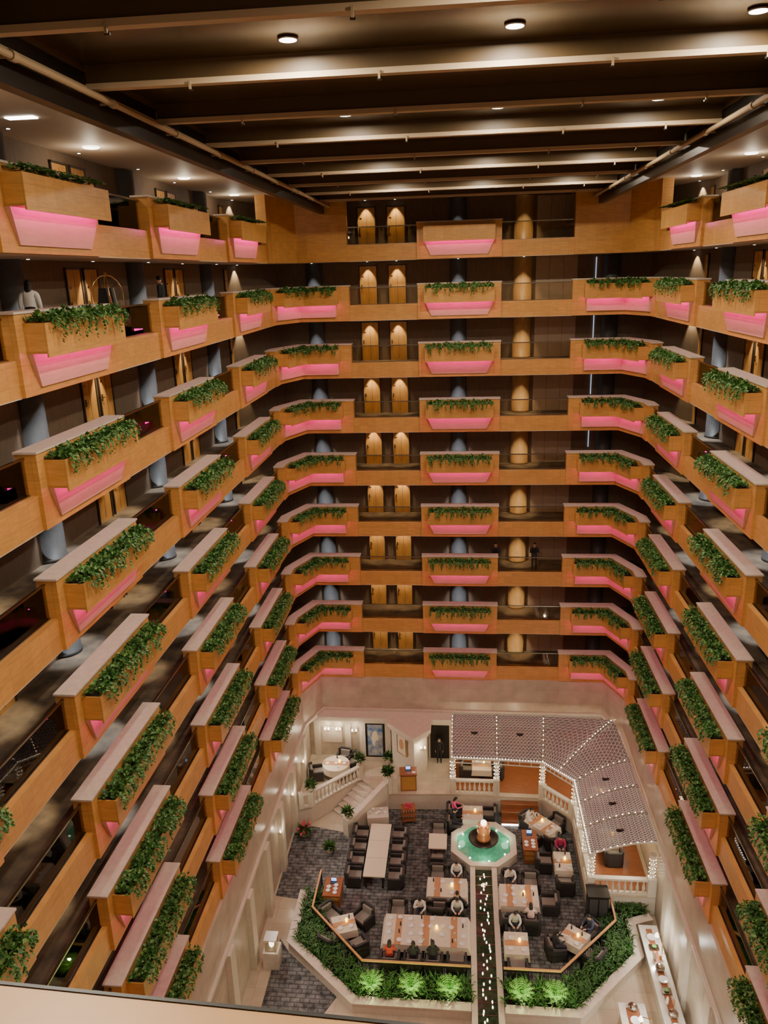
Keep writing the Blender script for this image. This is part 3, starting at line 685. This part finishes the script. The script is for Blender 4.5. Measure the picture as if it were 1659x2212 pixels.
# ------------------------------------------------------------ people
def seg_d(p,a,b):
    ab=b-a; t=max(0,min(1,(p-a).dot(ab)/ab.length_squared)); return (p-a-ab*t).length
def hand(mb,w,d,n):
    d=d.normalized(); s=d.cross(n).normalized(); n=s.cross(d)
    Xh=Matrix((( s.x,d.x,n.x,w.x),(s.y,d.y,n.y,w.y),(s.z,d.z,n.z,w.z),(0,0,0,1)))
    mb.ell((0,.045,0),(.038,.052,.016),'skin',Xh,8,6)
    for i,L in enumerate((.065,.078,.074,.056)):
        x=-.027+.018*i; mb.tube([(x,.08,0),(x*1.1,.08+L*.55,-.008),(x*1.1,.08+L*.9,-.03)],.0085,5,'skin',Xh,.006)
    mb.tube([(-.03,.03,0),(-.055,.06,-.01),(-.058,.09,-.02)],.01,5,'skin',Xh,.007)
cacheP={}
def buildperson(pose,long):
    if pose in('stand','photo'):
        sp=[(0,0,.93),(0,0,1.12),(0,.0,1.3),(0,-.01,1.43),(0,.015,1.52)]
        legs=[[(.09*s,0,.9),(.1*s,.02,.49),(.1*s,-.01,.09),(.12*s,.13,.03)] for s in (1,-1)]
        if pose=='stand': arms=[[(.175*s,0,1.4),(.23*s,-.02,1.13),(.22*s,.08,.9)] for s in (1,-1)]
        else: arms=[[(.175*s,0,1.4),(.24*s,.16,1.18),(.08*s,.25,1.47)] for s in (1,-1)]
    else:
        ln=.06 if pose=='lean' else 0
        sp=[(0,-.05,.56),(0,-.06+ln*.3,.74),(0,-.04+ln,.92),(0,-.02+ln*1.5,1.05),(0,.02+ln*1.8,1.13)]
        legs=[[(.09*s,-.03,.54),(.13*s,.4,.53),(.13*s,.4,.09),(.14*s,.54,.03)] for s in (1,-1)]
        y=ln*1.3
        arms=[[(.175*s,-.02+y,1.02),(.24*s,.12+y,.8),(.12*s,.36+y*.7,.83)] for s in (1,-1)]
        if pose=='lean': arms[0]=[(.175,.06,1.02),(.26,.22,.82),(.07,.3,1.0)]
    J=list(sp);E=[(0,1),(1,2),(2,3),(3,4)];bm_=['pants','shirt','shirt','skin']
    rad=[.15,.14,.16,.085,.05]
    for a in arms:
        k=len(J); J+=a; rad+=[.08,.055,.03]; E+=[(3,k),(k,k+1),(k+1,k+2)]; bm_+=['shirt','shirt','shirt']
    for l in legs:
        k=len(J); J+=l; rad+=[.1,.065,.045,.034]; E+=[(0,k),(k,k+1),(k+1,k+2),(k+2,k+3)]; bm_+=['pants','pants','pants','shoe']
    me=bpy.data.meshes.new('tmp'); me.from_pydata(J,E,[]); ob=bpy.data.objects.new('tmp',me); S.collection.objects.link(ob)
    md=ob.modifiers.new('s','SKIN'); sv=me.skin_vertices[0].data
    for i,rr in enumerate(rad): sv[i].radius=(rr*(1.12 if i in(0,1,2) else 1),rr*(.78 if i in (0,1,2) else 1)); sv[i].use_root=(i==0)
    ob.modifiers.new('u','SUBSURF').levels=1
    dg=bpy.context.evaluated_depsgraph_get(); ev=bpy.data.meshes.new_from_object(ob.evaluated_get(dg)); bpy.data.objects.remove(ob)
    mb=MB(); JV=[Vector(j) for j in J]
    for k in ('skin','shirt','pants','shoe','hair','eye','lip'): mb.mi(k)
    mb.v=[v.co.copy() for v in ev.vertices]
    for p in ev.polygons:
        c=p.center; b=min(range(len(E)),key=lambda q:seg_d(c,JV[E[q][0]],JV[E[q][1]])-.3*min(rad[E[q][0]],rad[E[q][1]]))
        mb.f.append(tuple(p.vertices)); mb.m.append(mb.mi(bm_[b]))
    hz=JV[4]; tilt=-.3 if pose in('sit','lean') else (-.1)
    Xh=Matrix.Translation(hz)@Matrix.Rotation(tilt,4,'X')@Matrix.Translation((0,.02,.1))
    def jaw(p):
        if p[2]<0: s=1+.28*p[2]; return [p[0]*s,p[1]*(1+.1*p[2]),p[2]]
        return p
    mb.ell((0,0,0),(.076,.094,.117),'skin',Xh,18,14,fn=jaw)
    mb.add([(-.014,.085,-.025),(.014,.085,-.025),(0,.085,.03),(0,.112,-.02)],[(0,1,3),(1,2,3),(2,0,3),(0,2,1)],'skin',Xh)
    for s in (1,-1):
        mb.ell((.03*s,.083,.008),(.013,.008,.007),'eye',Xh,8,6); mb.ell((.076*s,0,-.005),(.012,.022,.032),'skin',Xh,8,6); mb.cbox((.03*s,.09,.028),(.028,.006,.005),'hair',Xh)
    mb.ell((0,.083,-.055),(.024,.008,.007),'lip',Xh,8,6)
    lim=-.55 if long else -.25
    mb.ell((0,-.008,.012),(.087,.104,.124),'hair',Xh,18,14,flt=lambda c:(c[1]<.25 or c[2]>.5) and c[2]>lim)
    if long: mb.ell((0,-.075,-.1),(.085,.045,.19),'hair',Xh,12,10)
    for i,a in enumerate(arms):
        w=Vector(a[2]); d=w-Vector(a[1]); nn=Vector((0,0,1)) if pose!='stand' else Vector((1 if i==0 else -1,0,0))
        hand(mb,w,d,nn)
        if pose=='photo' and i==0: mb.cbox((0,.32,1.54),(.15,.012,.075),'eye')
    return mb.mesh('person',True)
def person(pose,x,y,z,rot,shirt,pants=(.03,.03,.04),long=False,sc=1.0):
    k=(pose,long)
    if k not in cacheP: cacheP[k]=buildperson(pose,long)
    me=cacheP[k].copy()
    for key,c in (('shirt',shirt),('pants',pants)):
        kk='fab_%s'%str(c)
        if kk not in M: M[kk]=mat('fabric',c,.85)
        me.materials[['skin','shirt','pants','shoe','hair','eye','lip'].index(key)]=M[kk]
    return put('person',me,(x,y,z),rot,None,(sc,sc,sc))
Wt=(.7,.68,.65);Bk=(.02,.02,.022);Gy=(.35,.36,.38)
def diner(x,y,r,shirt,pants=(.04,.04,.06),long=False,pose='sit',z=G0+.02):
    armchair(x,y,r,z); person(pose,x,y,z,r,shirt,pants,long,1.06)
diner(-2.05,30.35,pi,Wt,pose='lean'); diner(-.3,30.35,pi,Wt,long=True); diner(-3.25,27.55,0,(.5,.06,.04),long=True); diner(-2.2,27.55,0,Bk,long=True); diner(-1.35,27.55,0,Bk,long=True,pose='lean')
diner(2.3,32.6,pi,Wt,pose='lean'); diner(3.1,30.1,0,(.75,.55,.52),long=True); diner(2.35,29.7,pi,(.6,.6,.58))
diner(4.1,28.7,-pi/2+.2,Bk,long=True); diner(5.7,29.7,2.3,(.06,.07,.12),long=True)
diner(-.35,32.75,pi,Wt); diner(-.3,30.5,0,Bk,pose='lean'); diner(-.5,37.7,-pi/2,(.75,.12,.3),long=True); diner(-.5,36.75,-pi/2,Bk)
diner(3.55,37.15,-.75*pi,Wt,(.6,.55,.45),pose='lean'); diner(5.0,34.95,pi,(.4,.03,.12),long=True)
person('stand',-11.0,19.9,-1.7,.3,Wt,Bk,True,1.04); person('stand',-10.7,28.3,-1.7,pi/2,Bk,Bk,False,1.06)
person('photo',1.85,43.25,-16.7,pi,Bk,(.05,.06,.1)); person('photo',4.05,43.25,-16.7,pi,Bk,(.04,.04,.05),True)
person('stand',-1.45,41.4,PF,pi,Bk,Bk)
mb=MB(); mb.box(-.3,-.55,.2,.3,.55,.26,'umber'); mb.box(-.32,-.57,.18,.32,.57,.2,'brass')
for x in (-.28,.28):
    for y in (-.52,.52):
        mb.lathe([(.03,0),(.03,.16)],8,'brass',None,(x,y)); mb.tube([(x-.02,y,.08),(x+.02,y,.08)],.08,12,'black')
        pts=[(x,y,.2),(x,y,1.3)]+[(x*math.cos(t),y*math.cos(t),1.3+.6*math.sin(t)) for t in (.4,.8,1.2,pi/2)]
        mb.tube(pts,.018,8,'brass')
mb.ell((0,0,1.93),(.05,.05,.05),'brass'); mb.tube([(0,-.45,1.6),(0,.45,1.6)],.015,8,'brass')
for y,k in ((-.3,'umber'),(-.15,'cherry'),(.05,'umber'),(.22,'cushion')):
    mb.add([(-.22,y-.04,.75),(.22,y-.04,.75),(.22,y+.04,.75),(-.22,y+.04,.75),(-.12,y-.03,1.52),(.12,y-.03,1.52),(.12,y+.03,1.52),(-.12,y+.03,1.52)],[(0,3,2,1),(4,5,6,7),(0,1,5,4),(1,2,6,5),(2,3,7,6),(3,0,4,7)],k); mb.tube([(0,y,1.5),(0,y,1.6)],.006,4,'metal')
mb.box(-.25,-.5,.27,.2,-.1,.7,'black'); mb.box(-.22,.05,.27,.22,.45,.6,'cherry')
mb.obj('luggage_cart',loc=(-10.9,24.3,-1.7))
# ------------------------------------------------------------ ground lights
for y in (24,28,32,36,39.5):
    for x,ax in ((-8.9,-2.5),(8.5,2.5)):
        light('lobby_spot','SPOT',(x,y,-25.75),260,(1,.92,.78),.08,120,.8,(ax,y-1,-29.5))
w=bpy.data.worlds.new('w'); S.world=w; w.use_nodes=True; w.node_tree.nodes['Background'].inputs[0].default_value=(1,.76,.5,1); w.node_tree.nodes['Background'].inputs[1].default_value=.27
